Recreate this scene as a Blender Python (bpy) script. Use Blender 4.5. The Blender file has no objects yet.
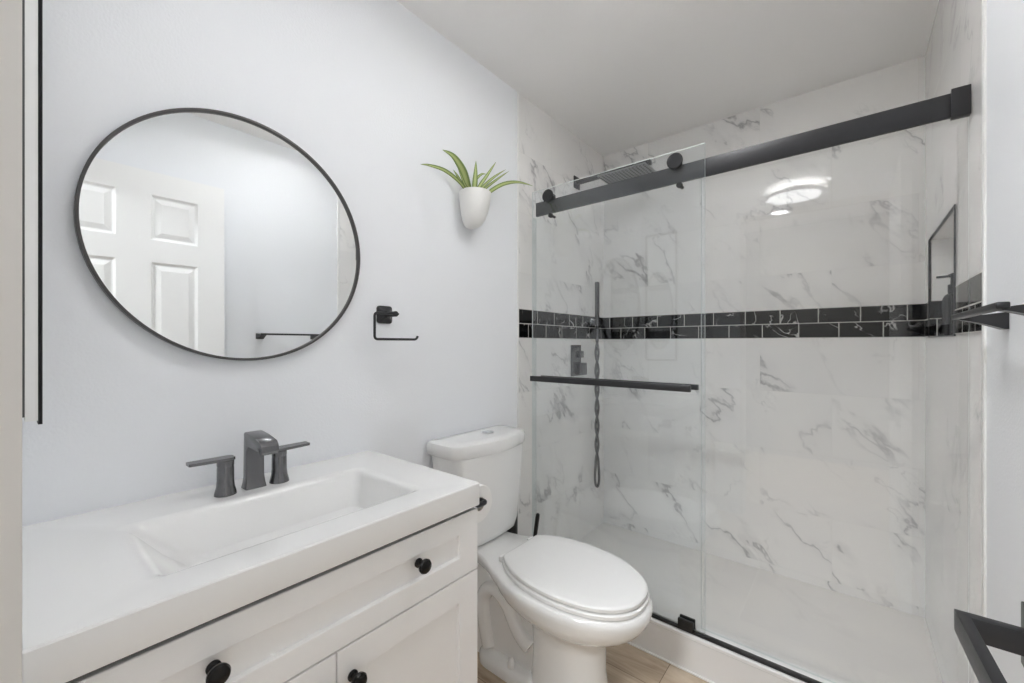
import bpy, bmesh, math, random
from mathutils import Vector, Matrix
random.seed(7)
S = bpy.context.scene
COL = S.collection

# ---------------------------------------------------------------- camera
cam_d = bpy.data.cameras.new('camera')
cam_d.sensor_fit = 'HORIZONTAL'
cam_d.sensor_width = 36.0
cam_d.lens = 415.15 * 36.0 / 1024.0
cam_d.shift_y = 2.45 / 1024.0
cam_d.clip_start = 0.01
cam_d.clip_end = 50
cam = bpy.data.objects.new('camera', cam_d)
cam.location = (1.2807, 0.0, 1.19)
cam.rotation_euler = (math.radians(90), 0, math.radians(39.37))
COL.objects.link(cam)
S.camera = cam

# ---------------------------------------------------------------- world, exposure, lamps
w = bpy.data.worlds.new('world')
S.world = w
w.use_nodes = True
w.node_tree.nodes['Background'].inputs[0].default_value = (0.95, 0.97, 1.0, 1)
w.node_tree.nodes['Background'].inputs[1].default_value = 0.2
S.view_settings.view_transform = 'Standard'
S.view_settings.look = 'None'
S.view_settings.gamma = 1.0
S.view_settings.use_curve_mapping = False
S.view_settings.exposure = 1.55
S.cycles.max_bounces = 24
S.cycles.diffuse_bounces = 16
S.cycles.glossy_bounces = 8
S.cycles.transparent_max_bounces = 24
S.cycles.sample_clamp_indirect = 6.0
LIGHT_CENTRE = (0.920, 1.07)
LIGHT_STRENGTH = 4.3          # bathroom ceiling light diffuser
def area_lamp(name, loc, rot, size, power, colour=(1, 1, 1)):
    d = bpy.data.lights.new(name, 'AREA')
    d.shape = 'DISK'
    d.size = size
    d.energy = power
    d.color = colour
    o = bpy.data.objects.new(name, d)
    o.location = loc
    o.rotation_euler = rot
    COL.objects.link(o)
    return o
# hall outside the doorway the photograph is taken from: an added fill lamp, shining in under the door head
area_lamp('hall_fill_lamp', (0.85, -1.20, 2.42), (0, 0, 0), 0.5, 21.0, (0.95, 0.975, 1.0))

# ---------------------------------------------------------------- dimensions (metres)
W = 1.524          # room width
H = 2.436          # ceiling height
TY = 1.608         # where the shower tile starts on the left wall
TYR = 1.477        # where it starts on the right wall
BY = 2.52          # shower back wall
FY = 0.0092        # inside face of the doorway wall
CURB_Z = 0.135

# ---------------------------------------------------------------- mesh helpers
def link(name, me, mat, parent=None):
    o = bpy.data.objects.new(name, me)
    COL.objects.link(o)
    if mat is not None:
        for m in (mat if isinstance(mat, (list, tuple)) else [mat]):
            me.materials.append(m)
    if parent is not None:
        o.parent = parent
        o.matrix_parent_inverse = parent.matrix_world.inverted() if False else Matrix.Translation(-Vector(parent.location))
    return o

def obj(name, bm, mat, parent=None, angle=35, weld=True):
    if weld:
        bmesh.ops.remove_doubles(bm, verts=bm.verts, dist=1e-6)
    bmesh.ops.recalc_face_normals(bm, faces=bm.faces)
    lim = math.radians(angle)
    for f in bm.faces:
        f.smooth = True
    for e in bm.edges:
        if len(e.link_faces) == 2 and e.calc_face_angle(0) > lim:
            e.smooth = False
    me = bpy.data.meshes.new(name)
    bm.to_mesh(me)
    bm.free()
    return link(name, me, mat, parent)

def NB():
    return bmesh.new()

def box(bm, x0, x1, y0, y1, z0, z1, bev=0.0, seg=2, mi=0, mat=None):
    vs = [bm.verts.new((x, y, z)) for x in (x0, x1) for y in (y0, y1) for z in (z0, z1)]
    q = [(0, 1, 3, 2), (4, 6, 7, 5), (0, 4, 5, 1), (2, 3, 7, 6), (0, 2, 6, 4), (1, 5, 7, 3)]
    fs = [bm.faces.new([vs[i] for i in f]) for f in q]
    for f in fs:
        f.material_index = mi
    if mat is not None:
        bmesh.ops.transform(bm, matrix=mat, verts=vs)
    if bev > 0:
        bmesh.ops.recalc_face_normals(bm, faces=fs)
        es = list({e for f in fs for e in f.edges})
        bmesh.ops.bevel(bm, geom=es, offset=bev, segments=seg, profile=0.5, affect='EDGES')

def cyl(bm, p, q, r0, r1=None, n=28, cap=True):
    tube(bm, [p, q], [r0, r0 if r1 is None else r1], n, cap)

def tube(bm, pts, rad, n=12, cap=True, square=None):
    pts = [Vector(p) for p in pts]
    if not isinstance(rad, (list, tuple)):
        rad = [rad] * len(pts)
    rings = []
    up = None
    for i, p in enumerate(pts):
        t = (pts[min(i + 1, len(pts) - 1)] - pts[max(i - 1, 0)]).normalized()
        if up is None:
            up = Vector((0, 0, 1)) if abs(t.z) < 0.9 else Vector((1, 0, 0))
        a = (up - t * up.dot(t)).normalized()
        b = t.cross(a)
        up = a
        rings.append([bm.verts.new(p + (a * math.cos(2 * math.pi * k / n) + b * math.sin(2 * math.pi * k / n)) * rad[i]) for k in range(n)])
    for i in range(len(rings) - 1):
        for k in range(n):
            bm.faces.new((rings[i][k], rings[i][(k + 1) % n], rings[i + 1][(k + 1) % n], rings[i + 1][k]))
    if cap:
        bm.faces.new(rings[0][::-1])
        bm.faces.new(rings[-1])

def lathe(bm, prof, origin=(0, 0, 0), axis='z', n=40, sy=1.0):
    """prof: list of (radius, height); closed with fans where the radius is 0"""
    o = Vector(origin)
    rings = []
    def place(r, h, a):
        c, s = r * math.cos(a), r * math.sin(a) * sy
        if axis == 'z':
            return o + Vector((c, s, h))
        if axis == 'x':
            return o + Vector((h, c, s))
        return o + Vector((s, h, c))
    for r, h in prof:
        if r < 1e-6:
            rings.append([bm.verts.new(place(0, h, 0))])
        else:
            rings.append([bm.verts.new(place(r, h, 2 * math.pi * k / n)) for k in range(n)])
    for a, b in zip(rings[:-1], rings[1:]):
        for k in range(n):
            k2 = (k + 1) % n
            if len(a) == 1 and len(b) == 1:
                continue
            if len(a) == 1:
                bm.faces.new((a[0], b[k2], b[k]))
            elif len(b) == 1:
                bm.faces.new((a[k], a[k2], b[0]))
            else:
                bm.faces.new((a[k], a[k2], b[k2], b[k]))

def loft(bm, loops, cap0=True, cap1=True):
    rings = [[bm.verts.new(p) for p in lp] for lp in loops]
    n = len(rings[0])
    for a, b in zip(rings[:-1], rings[1:]):
        for k in range(n):
            bm.faces.new((a[k], a[(k + 1) % n], b[(k + 1) % n], b[k]))
    if cap0:
        bm.faces.new(rings[0][::-1])
    if cap1:
        bm.faces.new(rings[-1])
    return rings

def prism(bm, pts, fn, d0, d1, bev=0.0):
    """extrude a 2-D outline; fn(u, v, d) -> 3-D point"""
    a = [bm.verts.new(fn(u, v, d0)) for u, v in pts]
    b = [bm.verts.new(fn(u, v, d1)) for u, v in pts]
    n = len(pts)
    fs = [bm.faces.new(a[::-1]), bm.faces.new(b)]
    for k in range(n):
        fs.append(bm.faces.new((a[k], a[(k + 1) % n], b[(k + 1) % n], b[k])))
    if bev:
        bmesh.ops.recalc_face_normals(bm, faces=fs)
        es = [e for e in {e for f in fs[:2] for e in f.edges}]
        bmesh.ops.bevel(bm, geom=es, offset=bev, segments=2, profile=0.5, affect='EDGES')

def rrect(x0, x1, y0, y1, r, n=6):
    out = []
    for cx, cy, a0 in ((x1 - r, y1 - r, 0), (x0 + r, y1 - r, 90), (x0 + r, y0 + r, 180), (x1 - r, y0 + r, 270)):
        for k in range(n + 1):
            a = math.radians(a0 + 90 * k / n)
            out.append((cx + r * math.cos(a), cy + r * math.sin(a)))
    return out

def smooth_path(pts, n=8):
    pts = [Vector(p) for p in pts]
    P = [pts[0]] + pts + [pts[-1]]
    out = []
    for i in range(1, len(P) - 2):
        for k in range(n):
            t = k / n
            a, b, c, d = P[i - 1], P[i], P[i + 1], P[i + 2]
            out.append(0.5 * ((2 * b) + (c - a) * t + (2 * a - 5 * b + 4 * c - d) * t * t + (3 * b - a - 3 * c + d) * t ** 3))
    out.append(pts[-1])
    return out

def round_corners(pts, r, n=6):
    pts = [Vector(p) for p in pts]
    out = [pts[0]]
    for a, b, c in zip(pts[:-2], pts[1:-1], pts[2:]):
        u = (a - b).normalized(); v = (c - b).normalized()
        p0, p1 = b + u * r, b + v * r
        for k in range(n + 1):
            t = k / n
            out.append(p0 * (1 - t) ** 2 + b * 2 * t * (1 - t) + p1 * t * t)
    out.append(pts[-1])
    return out

# ---------------------------------------------------------------- object tags
def thing(name, label, cat, loc=(0, 0, 0), group=None):
    o = bpy.data.objects.new(name, None)
    o.empty_display_size = 0.05
    COL.objects.link(o)
    o.location = loc
    o['label'] = label
    o['category'] = cat
    if group:
        o['group'] = group
    return o

def tag(o, label, cat, group=None):
    o['label'] = label
    o['category'] = cat
    if group:
        o['group'] = group
    return o

def struct(name, bm, mat, parent=None, label=None, cat=None, angle=35):
    o = obj(name, bm, mat, parent, angle)
    if parent is None:
        o['kind'] = 'structure'
        if label:
            o['label'] = label
        if cat:
            o['category'] = cat
    return o

# ---------------------------------------------------------------- materials
def lin(r, g=None, b=None):
    if g is None:
        g = b = r
    f = lambda c: (c / 255 / 12.92) if c / 255 <= 0.04045 else ((c / 255 + 0.055) / 1.055) ** 2.4
    return (f(r), f(g), f(b), 1)

def mat(name):
    m = bpy.data.materials.new(name)
    m.use_nodes = True
    nt = m.node_tree
    return m, nt, nt.nodes['Principled BSDF']

def N(nt, typ, **kw):
    n = nt.nodes.new(typ)
    for k, v in kw.items():
        setattr(n, k, v)
    return n

def plain(name, col, rough=0.5, metal=0.0, bump=0.0, bscale=200.0, spec=None, coat=0.0, var=0.0):
    m, nt, b = mat(name)
    b.inputs['Base Color'].default_value = col
    b.inputs['Roughness'].default_value = rough
    b.inputs['Metallic'].default_value = metal
    if spec is not None:
        b.inputs['Specular IOR Level'].default_value = spec
    if coat:
        b.inputs['Coat Weight'].default_value = coat
        b.inputs['Coat Roughness'].default_value = 0.05
    tc = N(nt, 'ShaderNodeTexCoord')
    nz = N(nt, 'ShaderNodeTexNoise')
    nz.inputs['Scale'].default_value = bscale
    nz.inputs['Detail'].default_value = 3
    nt.links.new(tc.outputs['Object'], nz.inputs['Vector'])
    if bump:
        bp = N(nt, 'ShaderNodeBump')
        bp.inputs['Strength'].default_value = bump
        bp.inputs['Distance'].default_value = 0.002
        nt.links.new(nz.outputs['Fac'], bp.inputs['Height'])
        nt.links.new(bp.outputs['Normal'], b.inputs['Normal'])
    mr = N(nt, 'ShaderNodeMapRange')
    mr.inputs['To Min'].default_value = max(0.0, rough - 0.04)
    mr.inputs['To Max'].default_value = min(1.0, rough + 0.04)
    nt.links.new(nz.outputs['Fac'], mr.inputs['Value'])
    nt.links.new(mr.outputs['Result'], b.inputs['Roughness'])
    return m

PAINT = plain('wall_paint', lin(240, 242, 245), 0.55, bump=0.35, bscale=160, spec=0.3)
CEIL = plain('ceiling_paint', lin(246, 245, 244), 0.7, bump=0.25, bscale=120, spec=0.2)
TRIMW = plain('trim_white', lin(238, 238, 236), 0.35)
JAMB = plain('jamb_paint', lin(216, 213, 208), 0.45)
HALL = plain('hall_paint', lin(112, 110, 106), 0.6, bump=0.3, bscale=150)
CAB = plain('cabinet_white', lin(243, 242, 241), 0.32, spec=0.4)
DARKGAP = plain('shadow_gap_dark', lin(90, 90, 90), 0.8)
SOLID = plain('sink_white', lin(243, 243, 242), 0.12, coat=0.4)
PORC = plain('porcelain', lin(240, 240, 239), 0.10, coat=0.6)
SEATP = plain('seat_plastic', lin(241, 241, 240), 0.22)
BLACK = plain('matte_black_metal', lin(52, 52, 54), 0.36, metal=0.35)
BLACKP = plain('black_plastic', lin(22, 22, 23), 0.35)
GUN = plain('gunmetal', lin(118, 118, 120), 0.24, metal=0.8)
HEADM = plain('shower_head_metal', lin(140, 141, 143), 0.38, metal=0.5)
DKBRONZE = plain('dark_knob_metal', lin(35, 34, 34), 0.25, metal=0.6)
FRAME = plain('mirror_frame_black', lin(84, 82, 82), 0.35, metal=0.4)
CHROME = plain('chrome', lin(215, 216, 218), 0.12, metal=1.0)
POT = plain('ceramic_pot', lin(236, 235, 232), 0.3)
SOIL = plain('soil', lin(62, 50, 40), 0.9, bump=0.8, bscale=90)
DOORW = plain('door_white', lin(244, 244, 243), 0.38)
PAPER = plain('tissue_paper', lin(240, 239, 237), 0.9, bump=0.2, bscale=300)
CARD = plain('cardboard', lin(205, 198, 188), 0.8)
BOTTLE = plain('black_bottle', lin(40, 40, 42), 0.18)
PAN = plain('shower_pan', lin(232, 231, 229), 0.35)

def mirror_mat():
    m, nt, b = mat('mirror_glass')
    b.inputs['Base Color'].default_value = (0.90, 0.915, 0.92, 1)
    b.inputs['Metallic'].default_value = 1.0
    b.inputs['Roughness'].default_value = 0.0
    return m
MIRROR = mirror_mat()

def glass_mat(name, tint, edge=False, f0=0.04):
    m, nt, b = mat(name)
    nt.nodes.remove(b)
    out = nt.nodes['Material Output']
    lw = N(nt, 'ShaderNodeLayerWeight')
    lw.inputs['Blend'].default_value = 0.5
    pw = N(nt, 'ShaderNodeMath', operation='POWER')
    pw.inputs[1].default_value = 5.0
    nt.links.new(lw.outputs['Facing'], pw.inputs[0])
    ma = N(nt, 'ShaderNodeMath', operation='MULTIPLY_ADD')
    ma.inputs[1].default_value = 0.96
    ma.inputs[2].default_value = f0
    nt.links.new(pw.outputs[0], ma.inputs[0])
    tr = N(nt, 'ShaderNodeBsdfTransparent')
    tr.inputs['Color'].default_value = tint
    gl = N(nt, 'ShaderNodeBsdfGlossy')
    gl.inputs['Roughness'].default_value = 0.0
    gl.inputs['Color'].default_value = (1, 1, 1, 1)
    mx = N(nt, 'ShaderNodeMixShader')
    nt.links.new(ma.outputs[0], mx.inputs[0])
    nt.links.new(tr.outputs[0], mx.inputs[1])
    nt.links.new(gl.outputs[0], mx.inputs[2])
    if edge:
        df = N(nt, 'ShaderNodeBsdfTranslucent')
        df.inputs['Color'].default_value = (0.86, 0.90, 0.89, 1)
        m2 = N(nt, 'ShaderNodeMixShader')
        m2.inputs[0].default_value = 0.72
        nt.links.new(mx.outputs[0], m2.inputs[1])
        nt.links.new(df.outputs[0], m2.inputs[2])
        mx = m2
    nt.links.new(mx.outputs[0], out.inputs['Surface'])
    return m
GLASS = glass_mat('clear_glass', (0.992, 0.995, 0.994, 1))
GLASS_DOOR = glass_mat('door_glass', (0.972, 0.987, 0.992, 1), f0=0.05)
GLASS_EDGE = glass_mat('glass_edge', (0.80, 0.88, 0.86, 1), edge=True)
SEAL = glass_mat('clear_vinyl_seal', (0.90, 0.92, 0.92, 1))

def swizzle(nt, plane):
    """object coordinates -> (along wall, up, 0)"""
    tc = N(nt, 'ShaderNodeTexCoord')
    sp = N(nt, 'ShaderNodeSeparateXYZ')
    nt.links.new(tc.outputs['Object'], sp.inputs[0])
    cb = N(nt, 'ShaderNodeCombineXYZ')
    a, b_ = {'xz': ('X', 'Z'), 'yz': ('Y', 'Z'), 'xy': ('X', 'Y')}[plane]
    nt.links.new(sp.outputs[a], cb.inputs['X'])
    nt.links.new(sp.outputs[b_], cb.inputs['Y'])
    return cb.outputs[0]

def ramp(nt, stops):
    r = N(nt, 'ShaderNodeValToRGB')
    cr = r.color_ramp
    while len(cr.elements) > 1:
        cr.elements.remove(cr.elements[-1])
    cr.elements[0].position = stops[0][0]
    cr.elements[0].color = stops[0][1]
    for p, c in stops[1:]:
        e = cr.elements.new(p)
        e.color = c
    return r

def math_n(nt, op, a, b=None, c=None, clamp=False):
    n = N(nt, 'ShaderNodeMath', operation=op)
    n.use_clamp = clamp
    for i, v in enumerate((a, b, c)):
        if v is None:
            continue
        if isinstance(v, (int, float)):
            n.inputs[i].default_value = v
        else:
            nt.links.new(v, n.inputs[i])
    return n.outputs[0]

def marble(name, plane, tile=(0.6, 0.3), off=(0, 0), base=(243, 242, 240), vein=(112, 112, 118), rough=0.025, grout=(232, 231, 228), seed=0.0, veinamt=1.0, slant=0.85):
    m, nt, b = mat(name)
    L = nt.links.new
    uv = swizzle(nt, plane)
    mp = N(nt, 'ShaderNodeMapping')
    mp.inputs['Location'].default_value = (off[0], off[1], 0)
    L(uv, mp.inputs['Vector'])
    br = N(nt, 'ShaderNodeTexBrick')
    br.offset = 0.5
    br.inputs['Color1'].default_value = (0, 0, 0, 1)
    br.inputs['Color2'].default_value = (1, 1, 1, 1)
    br.inputs['Mortar'].default_value = (0.5, 0.5, 0.5, 1)
    br.inputs['Scale'].default_value = 1.0
    br.inputs['Mortar Size'].default_value = 0.0009
    br.inputs['Mortar Smooth'].default_value = 0.2
    br.inputs['Brick Width'].default_value = tile[0]
    br.inputs['Row Height'].default_value = tile[1]
    L(mp.outputs[0], br.inputs['Vector'])
    # every tile is cut from another spot of the stone
    rnd = math_n(nt, 'MULTIPLY', br.outputs['Color'], 37.0)
    cb = N(nt, 'ShaderNodeCombineXYZ')
    L(rnd, cb.inputs['X'])
    L(math_n(nt, 'MULTIPLY', br.outputs['Color'], 23.0), cb.inputs['Y'])
    cb.inputs['Z'].default_value = seed
    ad = N(nt, 'ShaderNodeVectorMath', operation='ADD')
    L(uv, ad.inputs[0]); L(cb.outputs[0], ad.inputs[1])
    # slanted, stretched coordinates
    m2 = N(nt, 'ShaderNodeMapping')
    m1 = N(nt, 'ShaderNodeMapping')
    m1.inputs['Rotation'].default_value = (0, 0, slant)
    L(ad.outputs[0], m1.inputs['Vector'])
    m2.inputs['Scale'].default_value = (0.8, 1.75, 1)
    L(m1.outputs[0], m2.inputs['Vector'])
    wz = N(nt, 'ShaderNodeTexNoise')
    wz.inputs['Scale'].default_value = 2.2; wz.inputs['Detail'].default_value = 5; wz.inputs['Roughness'].default_value = 0.6
    L(m2.outputs[0], wz.inputs['Vector'])
    wsub = N(nt, 'ShaderNodeVectorMath', operation='SUBTRACT')
    L(wz.outputs['Color'], wsub.inputs[0]); wsub.inputs[1].default_value = (0.5, 0.5, 0.5)
    wsc = N(nt, 'ShaderNodeVectorMath', operation='SCALE')
    L(wsub.outputs[0], wsc.inputs[0]); wsc.inputs['Scale'].default_value = 0.55
    wa = N(nt, 'ShaderNodeVectorMath', operation='ADD')
    L(m2.outputs[0], wa.inputs[0]); L(wsc.outputs[0], wa.inputs[1])
    def veins(scale, width, lo, hi, mscale):
        n1 = N(nt, 'ShaderNodeTexNoise')
        n1.inputs['Scale'].default_value = scale; n1.inputs['Detail'].default_value = 3; n1.inputs['Roughness'].default_value = 0.5
        L(wa.outputs[0], n1.inputs['Vector'])
        d = math_n(nt, 'ABSOLUTE', math_n(nt, 'SUBTRACT', n1.outputs['Fac'], 0.5))
        line = math_n(nt, 'SUBTRACT', 1.0, math_n(nt, 'DIVIDE', d, width), clamp=True)
        n2 = N(nt, 'ShaderNodeTexNoise')
        n2.inputs['Scale'].default_value = mscale; n2.inputs['Detail'].default_value = 2
        L(ad.outputs[0], n2.inputs['Vector'])
        mk = N(nt, 'ShaderNodeMapRange')
        mk.inputs['From Min'].default_value = lo; mk.inputs['From Max'].default_value = hi
        L(n2.outputs['Fac'], mk.inputs['Value'])
        return math_n(nt, 'MULTIPLY', line, mk.outputs[0], clamp=True)
    v1 = veins(1.7, 0.014, 0.44, 0.62, 2.6)          # thin dark veins
    v2 = veins(1.7, 0.06, 0.46, 0.68, 2.6)           # broad soft clouds round them
    v3 = veins(3.4, 0.012, 0.48, 0.68, 4.0)           # fine hairlines
    tot = math_n(nt, 'ADD', math_n(nt, 'MULTIPLY', v1, 0.48 * veinamt), math_n(nt, 'ADD', math_n(nt, 'MULTIPLY', v2, 0.17 * veinamt), math_n(nt, 'MULTIPLY', v3, 0.24 * veinamt)), clamp=True)
    cl = N(nt, 'ShaderNodeTexNoise')
    cl.inputs['Scale'].default_value = 1.6; cl.inputs['Detail'].default_value = 4
    L(ad.outputs[0], cl.inputs['Vector'])
    rb = ramp(nt, [(0.3, lin(base[0] - 7, base[1] - 7, base[2] - 6)), (0.62, lin(*base))])
    L(cl.outputs['Fac'], rb.inputs[0])
    mx = N(nt, 'ShaderNodeMix', data_type='RGBA')
    L(tot, mx.inputs[0]); L(rb.outputs[0], mx.inputs[6]); mx.inputs[7].default_value = lin(*vein)
    mg = N(nt, 'ShaderNodeMix', data_type='RGBA')
    L(br.outputs['Fac'], mg.inputs[0]); L(mx.outputs[2], mg.inputs[6]); mg.inputs[7].default_value = lin(*grout)
    L(mg.outputs[2], b.inputs['Base Color'])
    rr = math_n(nt, 'MULTIPLY_ADD', br.outputs['Fac'], 0.12, rough)
    L(rr, b.inputs['Roughness'])
    bp = N(nt, 'ShaderNodeBump')
    bp.inputs['Strength'].default_value = 0.25; bp.inputs['Distance'].default_value = 0.0006
    L(math_n(nt, 'SUBTRACT', 1.0, br.outputs['Fac']), bp.inputs['Height'])
    L(bp.outputs[0], b.inputs['Normal'])
    return m
M_BACK = marble('marble_tile_back', 'xz', off=(-0.303, -0.046), seed=1.3)
M_LEFT = marble('marble_tile_left', 'yz', off=(-0.1, -0.046), seed=4.1)
M_RIGHT = marble('marble_tile_right', 'yz', off=(-0.25, -0.046), seed=7.7, grout=(240, 239, 237), veinamt=0.6)
M_FLOOR = marble('marble_shower_floor', 'xy', tile=(0.9, 2.0), seed=9.2, rough=0.22, base=(238, 236, 233), veinamt=0.15)
M_CURB = marble('marble_curb', 'xz', tile=(2.4, 0.5), seed=2.9, rough=0.2, base=(238, 237, 236), veinamt=0.12)

def black_band(name, plane, off):
    m, nt, b = mat(name)
    L = nt.links.new
    uv = swizzle(nt, plane)
    mp = N(nt, 'ShaderNodeMapping')
    mp.inputs['Location'].default_value = (off[0], off[1], 0)
    L(uv, mp.inputs['Vector'])
    br = N(nt, 'ShaderNodeTexBrick')
    br.offset = 0.5
    br.inputs['Color1'].default_value = (0, 0, 0, 1); br.inputs['Color2'].default_value = (1, 1, 1, 1)
    br.inputs['Mortar'].default_value = (0, 0, 0, 1)
    br.inputs['Scale'].default_value = 1.0
    br.inputs['Mortar Size'].default_value = 0.0022
    br.inputs['Mortar Smooth'].default_value = 0.1
    br.inputs['Brick Width'].default_value = 0.158
    br.inputs['Row Height'].default_value = 0.0725
    L(mp.outputs[0], br.inputs['Vector'])
    cb = N(nt, 'ShaderNodeCombineXYZ')
    L(math_n(nt, 'MULTIPLY', br.outputs['Color'], 31.0), cb.inputs['X'])
    L(math_n(nt, 'MULTIPLY', br.outputs['Color'], 17.0), cb.inputs['Z'])
    ad = N(nt, 'ShaderNodeVectorMath', operation='ADD')
    L(uv, ad.inputs[0]); L(cb.outputs[0], ad.inputs[1])
    n1 = N(nt, 'ShaderNodeTexNoise')
    n1.inputs['Scale'].default_value = 7.0; n1.inputs['Detail'].default_value = 3; n1.inputs['Distortion'].default_value = 0.6
    L(ad.outputs[0], n1.inputs['Vector'])
    d = math_n(nt, 'ABSOLUTE', math_n(nt, 'SUBTRACT', n1.outputs['Fac'], 0.5))
    line = math_n(nt, 'SUBTRACT', 1.0, math_n(nt, 'DIVIDE', d, 0.016), clamp=True)
    n2 = N(nt, 'ShaderNodeTexNoise')
    n2.inputs['Scale'].default_value = 9.0
    L(ad.outputs[0], n2.inputs['Vector'])
    mk = N(nt, 'ShaderNodeMapRange')
    mk.inputs['From Min'].default_value = 0.48; mk.inputs['From Max'].default_value = 0.62
    L(n2.outputs['Fac'], mk.inputs['Value'])
    v = math_n(nt, 'MULTIPLY', line, mk.outputs[0], clamp=True)
    mx = N(nt, 'ShaderNodeMix', data_type='RGBA')
    L(v, mx.inputs[0]); mx.inputs[6].default_value = lin(17, 17, 19); mx.inputs[7].default_value = lin(205, 204, 202)
    mg = N(nt, 'ShaderNodeMix', data_type='RGBA')
    L(br.outputs['Fac'], mg.inputs[0]); L(mx.outputs[2], mg.inputs[6]); mg.inputs[7].default_value = lin(196, 194, 190)
    L(mg.outputs[2], b.inputs['Base Color'])
    b.inputs['Specular IOR Level'].default_value = 0.22
    L(math_n(nt, 'MULTIPLY_ADD', br.outputs['Fac'], 0.6, 0.07), b.inputs['Roughness'])
    return m
BAND_Z0, BAND_Z1 = 1.220, 1.365
B_BACK = black_band('black_tile_back', 'xz', (-0.045, -BAND_Z0))
B_LEFT = black_band('black_tile_left', 'yz', (-0.03, -BAND_Z0))
B_RIGHT = black_band('black_tile_right', 'yz', (-0.06, -BAND_Z0))
B_JAMB = black_band('black_tile_jamb', 'xz', (0.115, -BAND_Z0))

def planks():
    m, nt, b = mat('vinyl_planks')
    L = nt.links.new
    uv = swizzle(nt, 'xy')
    br = N(nt, 'ShaderNodeTexBrick')
    br.offset = 0.37
    br.inputs['Color1'].default_value = (0, 0, 0, 1); br.inputs['Color2'].default_value = (1, 1, 1, 1)
    br.inputs['Mortar'].default_value = (0.5, 0.5, 0.5, 1)
    br.inputs['Scale'].default_value = 1.0
    br.inputs['Mortar Size'].default_value = 0.0012
    br.inputs['Brick Width'].default_value = 1.2; br.inputs['Row Height'].default_value = 0.178
    L(uv, br.inputs['Vector'])
    cb = N(nt, 'ShaderNodeCombineXYZ')
    L(math_n(nt, 'MULTIPLY', br.outputs['Color'], 29.0), cb.inputs['Y'])
    ad = N(nt, 'ShaderNodeVectorMath', operation='ADD')
    L(uv, ad.inputs[0]); L(cb.outputs[0], ad.inputs[1])
    mp = N(nt, 'ShaderNodeMapping')
    mp.inputs['Scale'].default_value = (1.6, 11, 1)
    L(ad.outputs[0], mp.inputs['Vector'])
    n1 = N(nt, 'ShaderNodeTexNoise')
    n1.inputs['Scale'].default_value = 1.6; n1.inputs['Detail'].default_value = 8; n1.inputs['Roughness'].default_value = 0.65; n1.inputs['Distortion'].default_value = 0.7
    L(mp.outputs[0], n1.inputs['Vector'])
    r = ramp(nt, [(0.30, lin(150, 130, 108)), (0.5, lin(186, 168, 146)), (0.68, lin(206, 191, 171))])
    L(n1.outputs['Fac'], r.inputs[0])
    mg = N(nt, 'ShaderNodeMix', data_type='RGBA')
    L(br.outputs['Fac'], mg.inputs[0]); L(r.outputs[0], mg.inputs[6]); mg.inputs[7].default_value = lin(110, 92, 74)
    L(mg.outputs[2], b.inputs['Base Color'])
    b.inputs['Roughness'].default_value = 0.42
    return m
PLANK = planks()

def leaf_mat():
    m, nt, b = mat('spider_plant_leaf')
    L = nt.links.new
    uvn = N(nt, 'ShaderNodeUVMap')
    sp = N(nt, 'ShaderNodeSeparateXYZ')
    L(uvn.outputs[0], sp.inputs[0])
    d = math_n(nt, 'ABSOLUTE', math_n(nt, 'SUBTRACT', sp.outputs['X'], 0.5))
    r = ramp(nt, [(0.0, lin(190, 200, 140)), (0.2, lin(172, 186, 116)), (0.32, lin(126, 146, 82)), (0.5, lin(106, 130, 70))])
    L(d, r.inputs[0])
    L(r.outputs[0], b.inputs['Base Color'])
    b.inputs['Roughness'].default_value = 0.42
    return m
LEAF = leaf_mat()

def emit_mat(name, strength, col=(0.985, 0.992, 1.0, 1)):
    m, nt, b = mat(name)
    b.inputs['Base Color'].default_value = (0.9, 0.9, 0.9, 1)
    b.inputs['Emission Color'].default_value = col
    b.inputs['Emission Strength'].default_value = strength
    return m
LAMP = emit_mat('lit_diffuser', LIGHT_STRENGTH)
UPFILL = emit_mat('lit_up_fill', LIGHT_STRENGTH * 1.15)  # upward glow added to the fixture to brighten the ceiling
SPOT = emit_mat('lit_recessed_lens', 16.0)

# ================================================================ ROOM SHELL
T = 0.10
bm = NB(); box(bm, -0.2, 1.75, -2.1, 1.573, -0.08, 0.0); struct('floor', bm, PLANK)
bm = NB(); box(bm, -0.2, 1.75, -2.1, 2.72, H, H + 0.08); struct('ceiling', bm, CEIL)
bm = NB(); box(bm, -T, 0.0, FY - 0.12, TY, 0, H); struct('wall_left', bm, PAINT)
# doorway wall: two piers and the part over the opening, as one wall
DX0, DX1, DZ = 0.672, 1.505, 2.08
bm = NB()
prism(bm, [(0.0, 0), (DX0, 0), (DX0, DZ), (DX1, DZ), (DX1, 0), (W, 0), (W, H), (0.0, H)], lambda u, v, d: (u, d, v), FY - 0.12, FY)
struct('wall_front', bm, PAINT)
bm = NB(); prism(bm, [(DX0, 0), (DX0 + 0.018, 0), (DX0 + 0.018, DZ - 0.018), (DX1 - 0.018, DZ - 0.018), (DX1 - 0.018, 0), (DX1, 0), (DX1, DZ), (DX0, DZ)], lambda u, v, d: (u, d, v), FY - 0.121, FY + 0.0003, 0.0012)
struct('trim_12', bm, JAMB)
bm = NB(); box(bm, W, W + T, FY - 0.12, TYR, 0, H); struct('wall_right', bm, PAINT)
# hall outside the doorway
bm = NB(); box(bm, -0.2, 1.75, -2.1, -2.0, 0, H); struct('wall_hall', bm, HALL)
bm = NB(); box(bm, -0.2, -0.1, -2.0, FY - 0.12, 0, H); struct('wall_hall_end', bm, HALL)
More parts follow.
